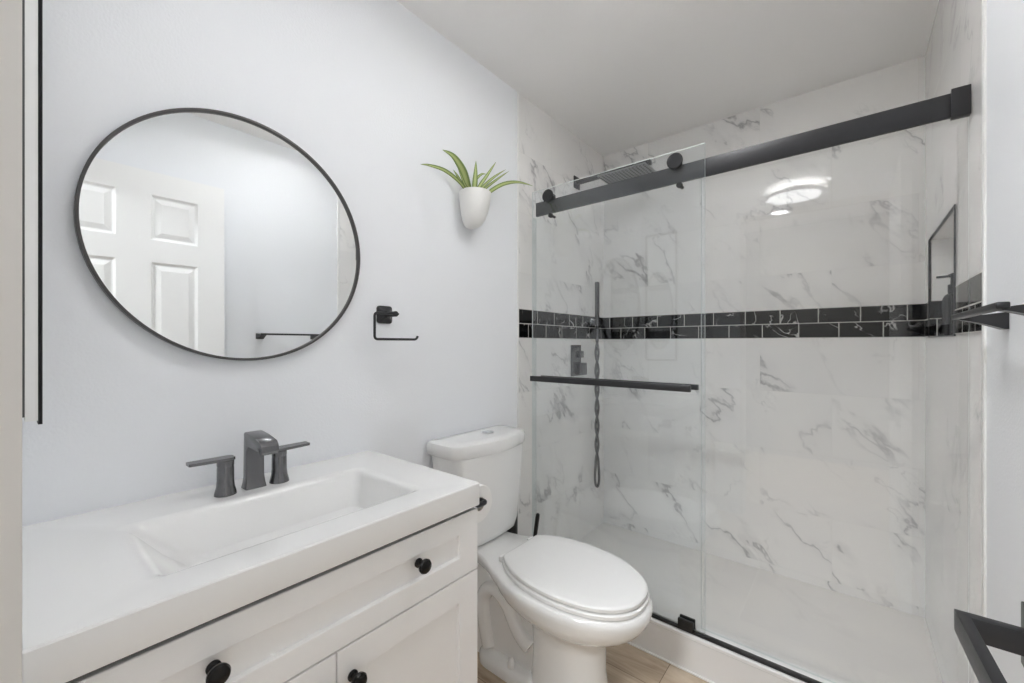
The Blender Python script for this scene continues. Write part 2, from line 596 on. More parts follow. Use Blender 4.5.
# shower walls
bm = NB(); box(bm, -T, 0.001, TY, BY + T, 0, H); struct('wall_shower_left', bm, M_LEFT)
bm = NB(); box(bm, 0.001, W - 0.001, BY, BY + T, 0, H); struct('wall_shower_back', bm, M_BACK)
# shower right wall with the niche hollow in it
NY0, NY1, NZ0, NZ1, ND = 1.835, 2.384, 1.218, 1.611, 0.088
bm = NB()
o_ = [(TYR, 0), (BY + T, 0), (BY + T, H), (TYR, H)]
i_ = [(NY0, NZ0), (NY1, NZ0), (NY1, NZ1), (NY0, NZ1)]
X0 = W - 0.001
vo = [bm.verts.new((X0, y, z)) for y, z in o_]; vi = [bm.verts.new((X0, y, z)) for y, z in i_]
vb = [bm.verts.new((X0 + ND, y, z)) for y, z in i_]; vr = [bm.verts.new((W + T, y, z)) for y, z in o_]
for k in range(4):
    k2 = (k + 1) % 4
    bm.faces.new((vo[k], vo[k2], vi[k2], vi[k]))
    f = bm.faces.new((vi[k], vi[k2], vb[k2], vb[k]))
    f.material_index = 1 if k in (1, 3) else 2
    bm.faces.new((vo[k], vo[k2], vr[k2], vr[k]))
bm.faces.new(vb); bm.faces.new(vr)
struct('wall_shower_right', bm, [M_RIGHT, M_BACK, M_FLOOR])
# black two-row tile band round the shower (laid flush, 1.5 mm proud)
def band(name, bm, m): struct(name, bm, m)
bm = NB(); box(bm, 0.0005, 0.003, TY + 0.004, BY, BAND_Z0, BAND_Z1); band('trim_1', bm, B_LEFT)
bm = NB(); box(bm, 0.003, W - 0.003, BY - 0.002, BY + 0.001, BAND_Z0, BAND_Z1); band('trim_2', bm, B_BACK)
bm = NB(); box(bm, W - 0.003, W, TYR + 0.002, NY0 - 0.001, BAND_Z0, BAND_Z1); band('trim_3', bm, B_RIGHT)
bm = NB(); box(bm, W - 0.003, W, NY1 + 0.001, BY - 0.002, BAND_Z0, BAND_Z1); band('trim_4', bm, B_RIGHT)
bm = NB(); box(bm, W - 0.001, W + ND - 0.002, NY1 - 0.002, NY1 + 0.001, BAND_Z0, BAND_Z1); band('trim_5', bm, B_JAMB)
bm = NB(); box(bm, W + ND - 0.004, W + ND, NY0, NY1 - 0.002, BAND_Z0, BAND_Z1); band('trim_6', bm, B_RIGHT)
# niche edging
bm = NB()
e = 0.004
box(bm, W - 0.005, W + 0.004, NY0 - e, NY0, NZ0 - e, NZ1 + e)
box(bm, W - 0.005, W + 0.004, NY1, NY1 + e, NZ0 - e, NZ1 + e)
box(bm, W - 0.005, W + 0.004, NY0, NY1, NZ1, NZ1 + e)
box(bm, W - 0.005, W + 0.004, NY0, NY1, NZ0 - e, NZ0)
struct('trim_7', bm, BLACK)
# white edge strips where tile meets paint
bm = NB(); box(bm, -0.001, 0.005, TY - 0.008, TY + 0.002, CURB_Z * 0, H - 0.002, 0.001); struct('trim_8', bm, TRIMW)
bm = NB(); box(bm, W - 0.005, W + 0.001, TYR - 0.016, TYR + 0.002, 0, H - 0.002, 0.001); struct('trim_9', bm, TRIMW)
# baseboards
bm = NB(); box(bm, 0, 0.013, 0.815, TY - 0.009, 0, 0.09, 0.003); struct('baseboard_left', bm, TRIMW)
bm = NB(); box(bm, W - 0.013, W, 0.82, TYR - 0.017, 0, 0.09, 0.003); struct('baseboard_right', bm, TRIMW)
# shower floor and curb
bm = NB(); box(bm, 0.001, W - 0.001, 1.60, BY, -0.08, 0.004); struct('floor_shower', bm, M_FLOOR)
bm = NB()
prism(bm, [(1.573, 0), (1.573, 0.118), (1.570, 0.121), (1.570, 0.131), (1.574, CURB_Z), (1.652, CURB_Z), (1.657, 0.131), (1.660, 0.004)], lambda u, v, d: (d, u, v), 0.0015, W - 0.0015)
struct('trim_10', bm, M_CURB)
bm = NB(); box(bm, 0.014, W - 0.014, 1.566, 1.5728, 0.0, 0.006, 0.001); struct('trim_11', bm, TRIMW)

# ================================================================ DOOR (open, against the right wall) - shows in the mirror
door = thing('door_1', 'white six-panel door standing open along the right wall, seen in the round mirror', 'door', (1.4625, 0.39, 0.01))
door['kind'] = 'structure'
DF, DB_, DY0, DY1 = 1.445, 1.480, 0.016, 0.767
cols = [(0.135, 0.329), (0.456, 0.648)]
rows = [(0.235, 0.78), (0.93, 1.598), (1.708, 1.932)]
bm = NB()
ys = sorted({DY0, DY1, *[c for p in cols for c in p]}); zs = sorted({0.012, 2.047, *[r for p in rows for r in p]})
def panelq(y0, y1, z0, z1):
    return any(abs(y0 - a) < 1e-6 and abs(y1 - b) < 1e-6 for a, b in cols) and any(abs(z0 - a) < 1e-6 and abs(z1 - b) < 1e-6 for a, b in rows)
for face_x, sgn in ((DF, 1), (DB_, -1)):
    for y0, y1 in zip(ys[:-1], ys[1:]):
        for z0, z1 in zip(zs[:-1], zs[1:]):
            def ring(ins, dep):
                return [bm.verts.new((face_x + sgn * dep, y, z)) for y, z in ((y0 + ins, z0 + ins), (y1 - ins, z0 + ins), (y1 - ins, z1 - ins), (y0 + ins, z1 - ins))]
            if panelq(y0, y1, z0, z1):
                prev = ring(0, 0)
                for ins, dep in ((0.010, 0.008), (0.016, 0.009), (0.040, 0.001), (0.042, 0.001)):
                    r_ = ring(ins, dep)
                    for k in range(4):
                        bm.faces.new((prev[k], prev[(k + 1) % 4], r_[(k + 1) % 4], r_[k]))
                    prev = r_
                bm.faces.new(prev)
            else:
                bm.faces.new(ring(0, 0))
c = [(DY0, 0.012), (DY1, 0.012), (DY1, 2.047), (DY0, 2.047)]
for k in range(4):
    a, b = c[k], c[(k + 1) % 4]
    bm.faces.new([bm.verts.new(p) for p in ((DF, *a), (DF, *b), (DB_, *b), (DB_, *a))])
obj('door_panel', bm, DOORW, door, angle=12)
# square lever set: rose, neck towards the room, lever running back along the door
LY, LZ = 0.7215, 0.857
bm = NB(); box(bm, DF - 0.014, DF - 0.0005, LY - 0.024, LY + 0.024, LZ - 0.036, LZ + 0.036, 0.0015); ro = obj('lever_rose', bm, BLACK, door)
bm = NB()
LX = 1.3755
prism(bm, [(DF - 0.0141, LY + 0.006), (LX, LY + 0.006), (LX + 0.007, LY - 0.135), (LX + 0.019, LY - 0.135), (LX + 0.0125, LY - 0.007), (DF - 0.0141, LY - 0.007)], lambda u, v, d: (u, v, d), LZ - 0.0135, LZ + 0.0135, 0.0012)
obj('door_handle', bm, BLACK, door)
for z in (0.25, 1.02, 1.80):
    bm = NB(); cyl(bm, (1.452, 0.0125, z - 0.045), (1.452, 0.0125, z + 0.045), 0.0035, n=12); obj('hinge', bm, BLACK, door)

# ================================================================ VANITY
VF, VY0, VY1, VTOP = 0.51, 0.0125, 0.7965, 0.766
van = thing('vanity_cabinet', 'white shaker vanity cabinet with wide drawer over two doors', 'vanity', (0.25, 0.40, 0))
bm = NB()
box(bm, 0.002, VF - 0.021, VY0, VY0 + 0.018, 0.09, VTOP)
box(bm, 0.002, VF - 0.021, VY1 - 0.018, VY1, 0.09, VTOP)
box(bm, 0.002, 0.012, VY0 + 0.018, VY1 - 0.018, 0.09, VTOP)
box(bm, 0.012, VF - 0.021, VY0 + 0.018, VY1 - 0.018, 0.09, 0.108)
box(bm, VF - 0.040, VF - 0.021, VY0 + 0.018, VY1 - 0.018, 0.108, VTOP - 0.012)
box(bm, 0.002, VF - 0.075, VY0, VY1, 0.0, 0.0895)
obj('carcass', bm, CAB, van)
bm = NB(); box(bm, VF - 0.0205, VF - 0.010, VY0 + 0.004, VY1 - 0.004, VTOP - 0.012, VTOP - 0.0005); obj('shadow_gap_strip', bm, DARKGAP, van)
def shaker(name, y0, y1, z0, z1, stile, rail, parent):
    bm = NB()
    x1 = VF; x0 = VF - 0.020; d = 0.010; b = 0.0012
    out = [(y0, z0), (y1, z0), (y1, z1), (y0, z1)]
    def rg(ins_y, ins_z, x):
        return [bm.verts.new((x, y, z)) for y, z in ((y0 + ins_y, z0 + ins_z), (y1 - ins_y, z0 + ins_z), (y1 - ins_y, z1 - ins_z), (y0 + ins_y, z1 - ins_z))]
    seq = [rg(0, 0, x0), rg(0, 0, x1 - b), rg(b, b, x1), rg(stile - b, rail - b, x1), rg(stile, rail, x1 - b), rg(stile + 0.001, rail + 0.001, x1 - d)]
    for p, q in zip(seq[:-1], seq[1:]):
        for k in range(4):
            bm.faces.new((p[k], p[(k + 1) % 4], q[(k + 1) % 4], q[k]))
    bm.faces.new(seq[-1]); bm.faces.new(seq[0][::-1])
    return obj(name, bm, CAB, parent, angle=25)
def knob(y, z, depth, parent):
    bm = NB()
    lathe(bm, [(0, 0), (0.0105, 0), (0.0105, 0.003), (0.006, 0.006), (0.0055, 0.014), (0.010, 0.017), (0.0155, 0.021), (0.0165, 0.026), (0.0145, 0.030), (0.008, 0.0325), (0, 0.033)], (depth, y, z), 'x', 32)
    return obj('knob', bm, DKBRONZE, parent)
GAPY = 0.4055
dr = shaker('drawer', VY0 + 0.003, VY1 - 0.001, 0.596, 0.754, 0.065, 0.050, van)
knob(0.205, 0.686, VF, dr); knob(0.600, 0.688, VF, dr)
dl = shaker('door', VY0 + 0.003, GAPY - 0.0015, 0.10, 0.592, 0.066, 0.060, van)
knob(0.372, 0.530, VF, dl)
dr2 = shaker('door', GAPY + 0.0015, VY1 - 0.001, 0.10, 0.592, 0.066, 0.060, van)
knob(0.438, 0.530, VF, dr2)

# one-piece sink top
CZ, CX1, CY0, CY1 = 0.826, 0.522, 0.0105, 0.792
st = thing('sink_top', 'glossy white one-piece sink top with long rectangular basin on the vanity', 'sink', (0.26, 0.40, 0.77))
bm = NB()
def rl(x0, x1, y0, y1, r, z, n=6):
    return [(x, y, z) for x, y in rrect(x0, x1, y0, y1, r, n)]
oz = [(0.0015, CX1 - 0.001, CY0 + 0.001, CY1 - 0.001, 0.003, 0.767), (0.0015, CX1, CY0, CY1, 0.004, 0.769), (0.0015, CX1, CY0, CY1, 0.004, CZ - 0.003), (0.003, CX1 - 0.0025, CY0 + 0.0025, CY1 - 0.0025, 0.004, CZ), (0.006, CX1 - 0.006, CY0 + 0.006, CY1 - 0.006, 0.004, CZ)]
bas = [(0.148, 0.450, 0.130, 0.672, 0.026, CZ), (0.154, 0.444, 0.138, 0.665, 0.024, CZ - 0.0008), (0.160, 0.438, 0.147, 0.658, 0.022, CZ - 0.003), (0.165, 0.433, 0.156, 0.652, 0.022, CZ - 0.008), (0.170, 0.428, 0.165, 0.648, 0.022, CZ - 0.018), (0.182, 0.416, 0.200, 0.638, 0.026, CZ - 0.060), (0.192, 0.406, 0.235, 0.628, 0.03, CZ - 0.092), (0.205, 0.393, 0.265, 0.612, 0.04, CZ - 0.103), (0.225, 0.375, 0.29, 0.59, 0.04, CZ - 0.106)]
loops = [rl(*a[:5], a[5]) for a in oz] + [rl(*a[:5], a[5]) for a in bas]
loft(bm, loops, cap0=False, cap1=True)
# underside closed round the bowl
obj('countertop', bm, SOLID, st, angle=30)
bm = NB(); lathe(bm, [(0, 0.004), (0.016, 0.004), (0.022, 0.002), (0.022, 0)], (0.29, 0.41, CZ - 0.106), 'z', 28); obj('drain', bm, GUN, st)

# widespread faucet
fa = thing('faucet', 'gunmetal three-piece sink faucet with squared spout and two lever handles', 'faucet', (0.105, 0.40, CZ))
bm = NB()
fx, fy = 0.103, 0.400
# side profile of the spout (x, z) extruded across y, with flared foot
prof = [(-0.017, 0.0), (0.017, 0.0), (0.0145, 0.012), (0.0125, 0.03), (0.012, 0.095), (0.018, 0.107), (0.084, 0.105), (0.096, 0.098), (0.104, 0.106), (0.103, 0.120), (0.093, 0.130), (0.045, 0.138), (0.004, 0.141), (-0.006, 0.141), (-0.0105, 0.137), (-0.012, 0.03), (-0.014, 0.012)]
L_ = []
def hw(z):
    return 0.0245 if z < 0.001 else (0.0225 if z < 0.02 else (0.0205 if z < 0.05 else 0.0200))
a = [bm.verts.new((fx + u, fy - hw(v), CZ + 0.0005 + v)) for u, v in prof]
b = [bm.verts.new((fx + u, fy + hw(v), CZ + 0.0005 + v)) for u, v in prof]
n = len(prof)
fs = [bm.faces.new(a[::-1]), bm.faces.new(b)]
for k in range(n):
    fs.append(bm.faces.new((a[k], a[(k + 1) % n], b[(k + 1) % n], b[k])))
bmesh.ops.recalc_face_normals(bm, faces=fs)
bmesh.ops.bevel(bm, geom=list({e for f in fs[:2] for e in f.edges}), offset=0.0025, segments=2, profile=0.5, affect='EDGES')
obj('spout', bm, GUN, fa)
for hy, s in ((0.337, -1), (0.459, 1)):
    bm = NB()
    lathe(bm, [(0, 0), (0.0235, 0), (0.0225, 0.006), (0.0195, 0.018), (0.0178, 0.034), (0.0176, 0.0655), (0.0172, 0.067), (0.0172, 0.0685), (0.0178, 0.070), (0.0180, 0.082), (0, 0.083)], (fx + 0.004, hy, CZ + 0.0005), 'z', 36)
    hb = obj('handle', bm, GUN, fa)
    bm = NB()
    out = [(-0.0175, -0.011), (-0.011, -0.0172), (0.0, -0.0180), (0.02, -0.0176), (0.0725, -0.0150), (0.0745, -0.0130), (0.0745, 0.0130), (0.0725, 0.0150), (0.02, 0.0176), (0.0, 0.0180), (-0.011, 0.0172), (-0.0175, 0.011)]
    a = [bm.verts.new((fx + 0.004 + v, hy + s * u, CZ + 0.0835 - (0.012 if u < 0.01 else 0.002) * 0 + (0.001 if u > 0.05 else 0))) for u, v in out]
    b = [bm.verts.new((fx + 0.004 + v, hy + s * u, CZ + 0.0900 + (0.001 if u > 0.05 else 0))) for u, v in out]
    n = len(out)
    bm.faces.new(a[::-1]); bm.faces.new(b)
    for k in range(n):
        bm.faces.new((a[k], a[(k + 1) % n], b[(k + 1) % n], b[k]))
    obj('lever', bm, GUN, hb, angle=40)

# ================================================================ ROUND WALL MIRROR
mi = thing('round_mirror', 'large round wall mirror with thin black frame above the sink', 'mirror', (0.0, 0.419, 1.477))
mc = (0.0, 0.4165, 1.471)
R = 0.326
bm = NB()
lathe(bm, [(R - 0.012, 0.004), (R, 0.004), (R, 0.0235), (R - 0.001, 0.0245), (R - 0.0062, 0.0245), (R - 0.0067, 0.0235), (R - 0.0067, 0.014), (R - 0.012, 0.014), (R - 0.012, 0.004)], mc, 'x', 128)
obj('frame', bm, FRAME, mi)
bm = NB()
lathe(bm, [(0, 0.0165), (R - 0.0069, 0.0165), (R - 0.0069, 0.006), (0, 0.006)], mc, 'x', 128)
obj('mirror_glass', bm, MIRROR, mi)
bm = NB(); lathe(bm, [(0, 0.0005), (R - 0.06, 0.0005), (R - 0.06, 0.0058), (0, 0.0058)], mc, 'x', 64); obj('backing', bm, BLACKP, mi)

# framed mirror on the doorway wall, seen along its edge
fm = thing('framed_wall_mirror', 'tall black-edged mirror beside the doorway, seen only along its thin edge', 'mirror', (0.16, FY, 1.5))
bm = NB(); box(bm, 0.045, 0.280, 0.0186, 0.0322, 1.068, 2.02); obj('backing_panel', bm, TRIMW, fm)
bm = NB(); box(bm, 0.050, 0.2795, FY + 0.0005, 0.0185, 1.075, 2.015); obj('gap_shade_fill', bm, DARKGAP, fm)  # dark filler standing in for the shade between wall and frame
bm = NB()
prism(bm, [(0.04, 1.062), (0.2805, 1.062), (0.2805, 2.026), (0.04, 2.026)], lambda u, v, d: (u, d, v), 0.0322, 0.0345)
for x0, x1, z0, z1 in ((0.04, 0.055, 1.062, 2.026), (0.2655, 0.2805, 1.062, 2.026), (0.055, 0.2655, 1.062, 1.077), (0.055, 0.2655, 2.011, 2.026)):
    box(bm, x0, x1, 0.0345, 0.0370, z0, z1)
obj('frame', bm, BLACK, fm)
bm = NB(); box(bm, 0.0552, 0.2653, 0.0345, 0.0358, 1.0772, 2.0108); obj('mirror_glass', bm, MIRROR, fm)

# ================================================================ WALL TOILET PAPER ARM
th = thing('toilet_paper_holder', 'black open-arm toilet paper holder on the wall right of the round mirror', 'toilet paper holder', (0, 0.847, 1.293))
bm = NB()
lp = []
for x, h in ((0.0005, 0.030), (0.006, 0.030), (0.009, 0.027), (0.016, 0.016), (0.024, 0.0105)):
    lp.append([(x, 0.847 + u, 1.293 + v) for u, v in rrect(-h, h, -h * 1.03, h * 1.03, h * 0.35, 5)])
loft(bm, lp)
cyl(bm, (0.022, 0.847, 1.293), (0.072, 0.847, 1.293), 0.0095, n=24)
obj('base_plate', bm, BLACK, th)
bm = NB()
path = round_corners([(0.070, 0.858, 1.293), (0.070, 0.766, 1.293), (0.070, 0.766, 1.206), (0.070, 0.936, 1.206), (0.070, 0.940, 1.218)], 0.012, 6)
tube(bm, path, 0.0042, 12)
obj('arm', bm, BLACK, th)

# ================================================================ PLANT IN A WALL POT
PC = (0.068, 1.236)
pl = thing('potted_spider_plant', 'small spider plant in a tapered white wall pot', 'plant', (0.0, PC[1], 1.68))
bm = NB()
pr = [(0, 1.674), (0.016, 1.675), (0.028, 1.679), (0.039, 1.690), (0.0485, 1.708), (0.0565, 1.735), (0.062, 1.765), (0.0655, 1.795), (0.067, 1.816), (0.0662, 1.818), (0.064, 1.816), (0.0625, 1.800), (0.0, 1.800)]
n = 48
rings = []
for r, z in pr:
    ctr = PC[0] - (0.067 - r) * 0.45 if r > 0 else PC[0] - 0.028
    if z == 1.800 and r == 0.0:
        ctr = PC[0]
    if r == 0:
        rings.append([bm.verts.new((ctr, PC[1], z))])
    else:
        rings.append([bm.verts.new((max(0.0015, ctr + r * math.cos(2 * math.pi * k / n)), PC[1] + r * math.sin(2 * math.pi * k / n), z)) for k in range(n)])
for a, b in zip(rings[:-1], rings[1:]):
    for k in range(n):
        k2 = (k + 1) % n
        if len(a) == 1:
            bm.faces.new((a[0], b[k2], b[k]))
        elif len(b) == 1:
            bm.faces.new((a[k], a[k2], b[0]))
        else:
            bm.faces.new((a[k], a[k2], b[k2], b[k]))
obj('pot', bm, POT, pl)
bm = NB(); lathe(bm, [(0.061, 0), (0.0605, 0.004), (0.03, 0.008), (0, 0.009)], (PC[0], PC[1], 1.8005), 'z', 32); obj('soil', bm, SOIL, pl)
LV = [  # base, bends, tip (x, y, z) and widest half width
    ([(0.062, 1.205, 1.803), (0.075, 1.143, 1.832), (0.085, 1.059, 1.848), (0.080, 0.988, 1.846), (0.072, 0.951, 1.840)], 0.0070),
    ([(0.060, 1.222, 1.803), (0.060, 1.202, 1.835), (0.070, 1.165, 1.886), (0.075, 1.110, 1.923), (0.066, 1.061, 1.934)], 0.0155),
    ([(0.075, 1.228, 1.803), (0.080, 1.222, 1.835), (0.085, 1.221, 1.883), (0.086, 1.223, 1.941)], 0.0110),
    ([(0.062, 1.250, 1.803), (0.068, 1.256, 1.842), (0.078, 1.301, 1.911), (0.080, 1.353, 1.982)], 0.0072),
    ([(0.060, 1.262, 1.803), (0.062, 1.279, 1.847), (0.072, 1.344, 1.913), (0.072, 1.428, 1.976)], 0.0062),
    ([(0.055, 1.270, 1.803), (0.055, 1.304, 1.853), (0.062, 1.384, 1.922), (0.062, 1.465, 1.984)], 0.0055),
    ([(0.066, 1.280, 1.803), (0.070, 1.310, 1.836), (0.080, 1.397, 1.898), (0.084, 1.501, 1.938), (0.080, 1.626, 1.958)], 0.0085),
    ([(0.048, 1.250, 1.803), (0.046, 1.259, 1.875), (0.046, 1.295, 1.918), (0.046, 1.327, 1.930)], 0.0055),
    ([(0.050, 1.220, 1.803), (0.050, 1.191, 1.831), (0.048, 1.158, 1.866), (0.046, 1.134, 1.887)], 0.0055),
    ([(0.074, 1.215, 1.803), (0.080, 1.170, 1.825), (0.082, 1.146, 1.853), (0.082, 1.126, 1.880)], 0.0050),
]
for pts, hwid in LV:
    bm = NB()
    uvl = bm.loops.layers.uv.new('UVMap')
    sp = smooth_path(pts, 7)
    m_ = len(sp)
    rows_ = []
    for i, p in enumerate(sp):
        t = (sp[min(i + 1, m_ - 1)] - sp[max(i - 1, 0)]).normalized()
        toward = Vector((0.65, -0.7, -0.3)).normalized()
        side = t.cross(toward).normalized()
        nor = side.cross(t).normalized()
        f = i / (m_ - 1)
        wd = hwid * (0.75 + 0.25 * min(1, f * 3)) * max(0.06, (1 - max(0, (f - 0.45) / 0.55) ** 1.7))
        rows_.append([bm.verts.new(p + side * wd * k + nor * (abs(k) * wd * 0.45)) for k in (-1, -0.5, 0, 0.5, 1)])
    for r0, r1 in zip(rows_[:-1], rows_[1:]):
        for k in range(4):
            fc = bm.faces.new((r0[k], r0[k + 1], r1[k + 1], r1[k]))
            for lpv, u in zip(fc.loops, (k / 4, (k + 1) / 4, (k + 1) / 4, k / 4)):
                lpv[uvl].uv = (u, 0.5)
    o = obj('leaf', bm, LEAF, pl, angle=80)
    md = o.modifiers.new('thickness', 'SOLIDIFY'); md.thickness = 0.0008

# ================================================================ TOILET
TC = 1.224
TKC = 1.238     # tank centre
SK = lambda x: 0.014 - (x - 0.30) * 0.065   # the bowl stands a few degrees off square
to = thing('toilet', 'white two-piece toilet with closed elongated seat beside the shower', 'toilet', (0.35, TC, 0))
def outline(xb, xf, hw_, sq, z, n=40, blunt=0.0):
    """egg outline: round front, blunter back; sq in (0..1) squares the back"""
    cx = xb + (xf - xb) * 0.46
    pts = []
    for k in range(n):
        a = 2 * math.pi * k / n
        c, s = math.cos(a), math.sin(a)
        if c >= 0:
            x = cx + (xf - cx) * abs(c) ** (1.0)
            y = hw_ * (abs(s) ** (0.95)) * (1 if s >= 0 else -1)
        else:
            e_ = 1 - 0.55 * sq
            x = cx - (cx - xb) * abs(c) ** e_
            y = hw_ * abs(s) ** e_ * (1 if s >= 0 else -1)
        pts.append((x, TC + y + SK(x), z))
    return pts
# bowl with column
bm = NB()
secs = [(0.400, 0.686, 0.108, 0.75, 0.0), (0.400, 0.684, 0.106, 0.75, 0.02), (0.405, 0.674, 0.098, 0.75, 0.06), (0.408, 0.664, 0.093, 0.75, 0.13), (0.405, 0.666, 0.094, 0.7, 0.20),
        (0.395, 0.674, 0.102, 0.65, 0.245), (0.376, 0.696, 0.120, 0.6, 0.266), (0.348, 0.730, 0.148, 0.5, 0.284), (0.315, 0.764, 0.169, 0.45, 0.302), (0.285, 0.789, 0.183, 0.45, 0.322), (0.262, 0.806, 0.192, 0.45, 0.344),
        (0.252, 0.815, 0.198, 0.45, 0.366), (0.250, 0.817, 0.200, 0.45, 0.380), (0.253, 0.814, 0.197, 0.45, 0.390), (0.262, 0.806, 0.189, 0.45, 0.3965), (0.30, 0.76, 0.14, 0.4, 0.397)]
loft(bm, [outline(*s_[:4], s_[4]) for s_ in secs])
# deck that carries the tank and runs into the bowl rim
def deck(z, g):
    half = [(0.045, 0.095), (0.10, 0.100), (0.16, 0.105), (0.21, 0.118), (0.26, 0.138), (0.31, 0.162), (0.36, 0.179), (0.42, 0.191)]
    half = [(x, max(0.02, h - g)) for x, h in half]
    return [(x, TC - h + SK(x), z) for x, h in half] + [(x, TC + h + SK(x), z) for x, h in half[::-1]]
loft(bm, [deck(0.28, 0.075), deck(0.31, 0.045), deck(0.345, 0.015), deck(0.372, 0.002), deck(0.386, 0.0), deck(0.394, 0.004), deck(0.3975, 0.010)])
# rear pedestal behind the column, foot flange
loft(bm, [[(x, TC + y, z) for x, y in rrect(x0, 0.44, -h, h, 0.03, 5)] for x0, h, z in ((0.13, 0.066, 0.0), (0.13, 0.060, 0.10), (0.11, 0.056, 0.20), (0.08, 0.060, 0.30), (0.06, 0.07, 0.34))])
loft(bm, [[(x, TC + y, z) for x, y in rrect(x0, 0.47, -h, h, 0.075, 8)] for x0, h, z in ((0.165, 0.108, 0.0), (0.165, 0.108, 0.022), (0.172, 0.102, 0.036), (0.19, 0.085, 0.046), (0.22, 0.06, 0.05))])
# trapway relief on both flanks
for s in (-1, 1):
    p = smooth_path([(0.41, TC + s * 0.060, 0.13), (0.36, TC + s * 0.060, 0.165), (0.30, TC + s * 0.058, 0.245), (0.235, TC + s * 0.054, 0.270), (0.185, TC + s * 0.056, 0.225), (0.190, TC + s * 0.058, 0.14), (0.215, TC + s * 0.06, 0.05)], 6)
    tube(bm, p, 0.029, 16)
obj('bowl', bm, PORC, to, angle=50, weld=False)
for s in (-1, 1):
    bm = NB(); lathe(bm, [(0.013, 0), (0.013, 0.014), (0.010, 0.028), (0.006, 0.033), (0, 0.034)], (0.345, TC + s * 0.088, 0.0445), 'z', 24); obj('bolt_cap', bm, SEATP, to)
# tank
bm = NB()
def tank_loop(x0, x1, hy, bow, r, z, n=10):
    pts = []
    m = 14
    for k in range(m + 1):                      # bowed front
        t = -1 + 2 * k / m
        pts.append((x1 + bow * (1 - t * t), TKC + hy * t * (1 - r), z))
    for k in range(1, 6):                       # right front corner
        a = k / 6 * math.pi / 2
        pts.append((x1 - (x1 - x0) * 0.30 * (1 - math.cos(a)), TKC + hy * ((1 - r) + r * math.sin(a)), z))
    pts.append((x1 - (x1 - x0) * 0.45, TKC + hy, z))
    pts.append((x0 + 0.012, TKC + hy, z)); pts.append((x0, TKC + hy - 0.012, z))
    pts.append((x0, TKC - hy + 0.012, z)); pts.append((x0 + 0.012, TKC - hy, z))
    pts.append((x1 - (x1 - x0) * 0.45, TKC - hy, z))
    for k in range(5, 0, -1):
        a = k / 6 * math.pi / 2
        pts.append((x1 - (x1 - x0) * 0.30 * (1 - math.cos(a)), TKC - hy * ((1 - r) + r * math.sin(a)), z))
    return pts
ts = [(0.060, 0.145, 0.145, 0.008, 0.399), (0.048, 0.160, 0.160, 0.012, 0.412), (0.036, 0.168, 0.173, 0.016, 0.45), (0.026, 0.174, 0.184, 0.020, 0.56), (0.020, 0.180, 0.194, 0.022, 0.70), (0.018, 0.184, 0.199, 0.024, 0.764)]
loft(bm, [tank_loop(a, b, h, bw, 0.16, z) for a, b, h, bw, z in ts])
obj('tank', bm, PORC, to, angle=40)
bm = NB()
ls = [(0.012, 0.186, 0.211, 0.028, 0.7645), (0.010, 0.190, 0.216, 0.028, 0.771), (0.009, 0.192, 0.219, 0.028, 0.803), (0.012, 0.188, 0.215, 0.028, 0.813), (0.020, 0.178, 0.205, 0.027, 0.818), (0.05, 0.150, 0.16, 0.02, 0.8195)]
loft(bm, [tank_loop(a, b, h, bw, 0.30, z) for a, b, h, bw, z in ls])
lid = obj('tank_lid', bm, PORC, to, angle=40)
bm = NB(); lathe(bm, [(0.026, 0), (0.026, 0.003), (0.0245, 0.0045), (0.0195, 0.0045), (0.019, 0.003), (0.018, 0.005), (0, 0.0055)], (0.105, TKC + 0.035, 0.8195), 'z', 36); obj('flush_button', bm, CHROME, lid)
# seat ring and lid: ellipses cut straight at the hinge end
def seat_outline(xb, cx, a, b_, z, g=0.0, n=64):
    a, b_, xb = a - g, b_ - g, xb + g
    t0 = math.acos(max(-1, (xb - cx) / a))
    pts = []
    for k in range(n):
        t = -t0 + 2 * t0 * k / (n - 1)
        pts.append((cx + a * math.cos(t), TC + b_ * math.copysign(abs(math.sin(t)) ** 0.85, math.sin(t)) + SK(cx + a * math.cos(t)), z))
    return pts
bm = NB()
so = [seat_outline(0.300, 0.535, 0.268, 0.182, z, g) for g, z in ((0.004, 0.3985), (0.0, 0.402), (0.0, 0.411), (0.004, 0.4145))]
si = [seat_outline(0.360, 0.540, 0.196, 0.105, z) for z in (0.4145, 0.3985)]
loft(bm, so + si + [so[0]], cap0=False, cap1=False)
obj('seat', bm, SEATP, to, angle=40)
bm = NB()
loft(bm, [seat_outline(0.308, 0.535, 0.264, 0.178, z, g) for g, z in ((0.003, 0.4175), (0.0, 0.4205), (0.0, 0.429), (0.003, 0.4325), (0.012, 0.4345), (0.05, 0.4352))])
obj('seat_lid', bm, SEATP, to, angle=40)
for s in (-1, 1):
    bm = NB(); box(bm, 0.284, 0.299, TC + s * 0.085 + SK(0.3) - 0.018, TC + s * 0.085 + SK(0.3) + 0.018, 0.3985, 0.420, 0.005, 3); box(bm, 0.297, 0.309, TC + s * 0.085 + SK(0.3) - 0.012, TC + s * 0.085 + SK(0.3) + 0.012, 0.4155, 0.4200, 0.001); obj('hinge', bm, SEATP, to)

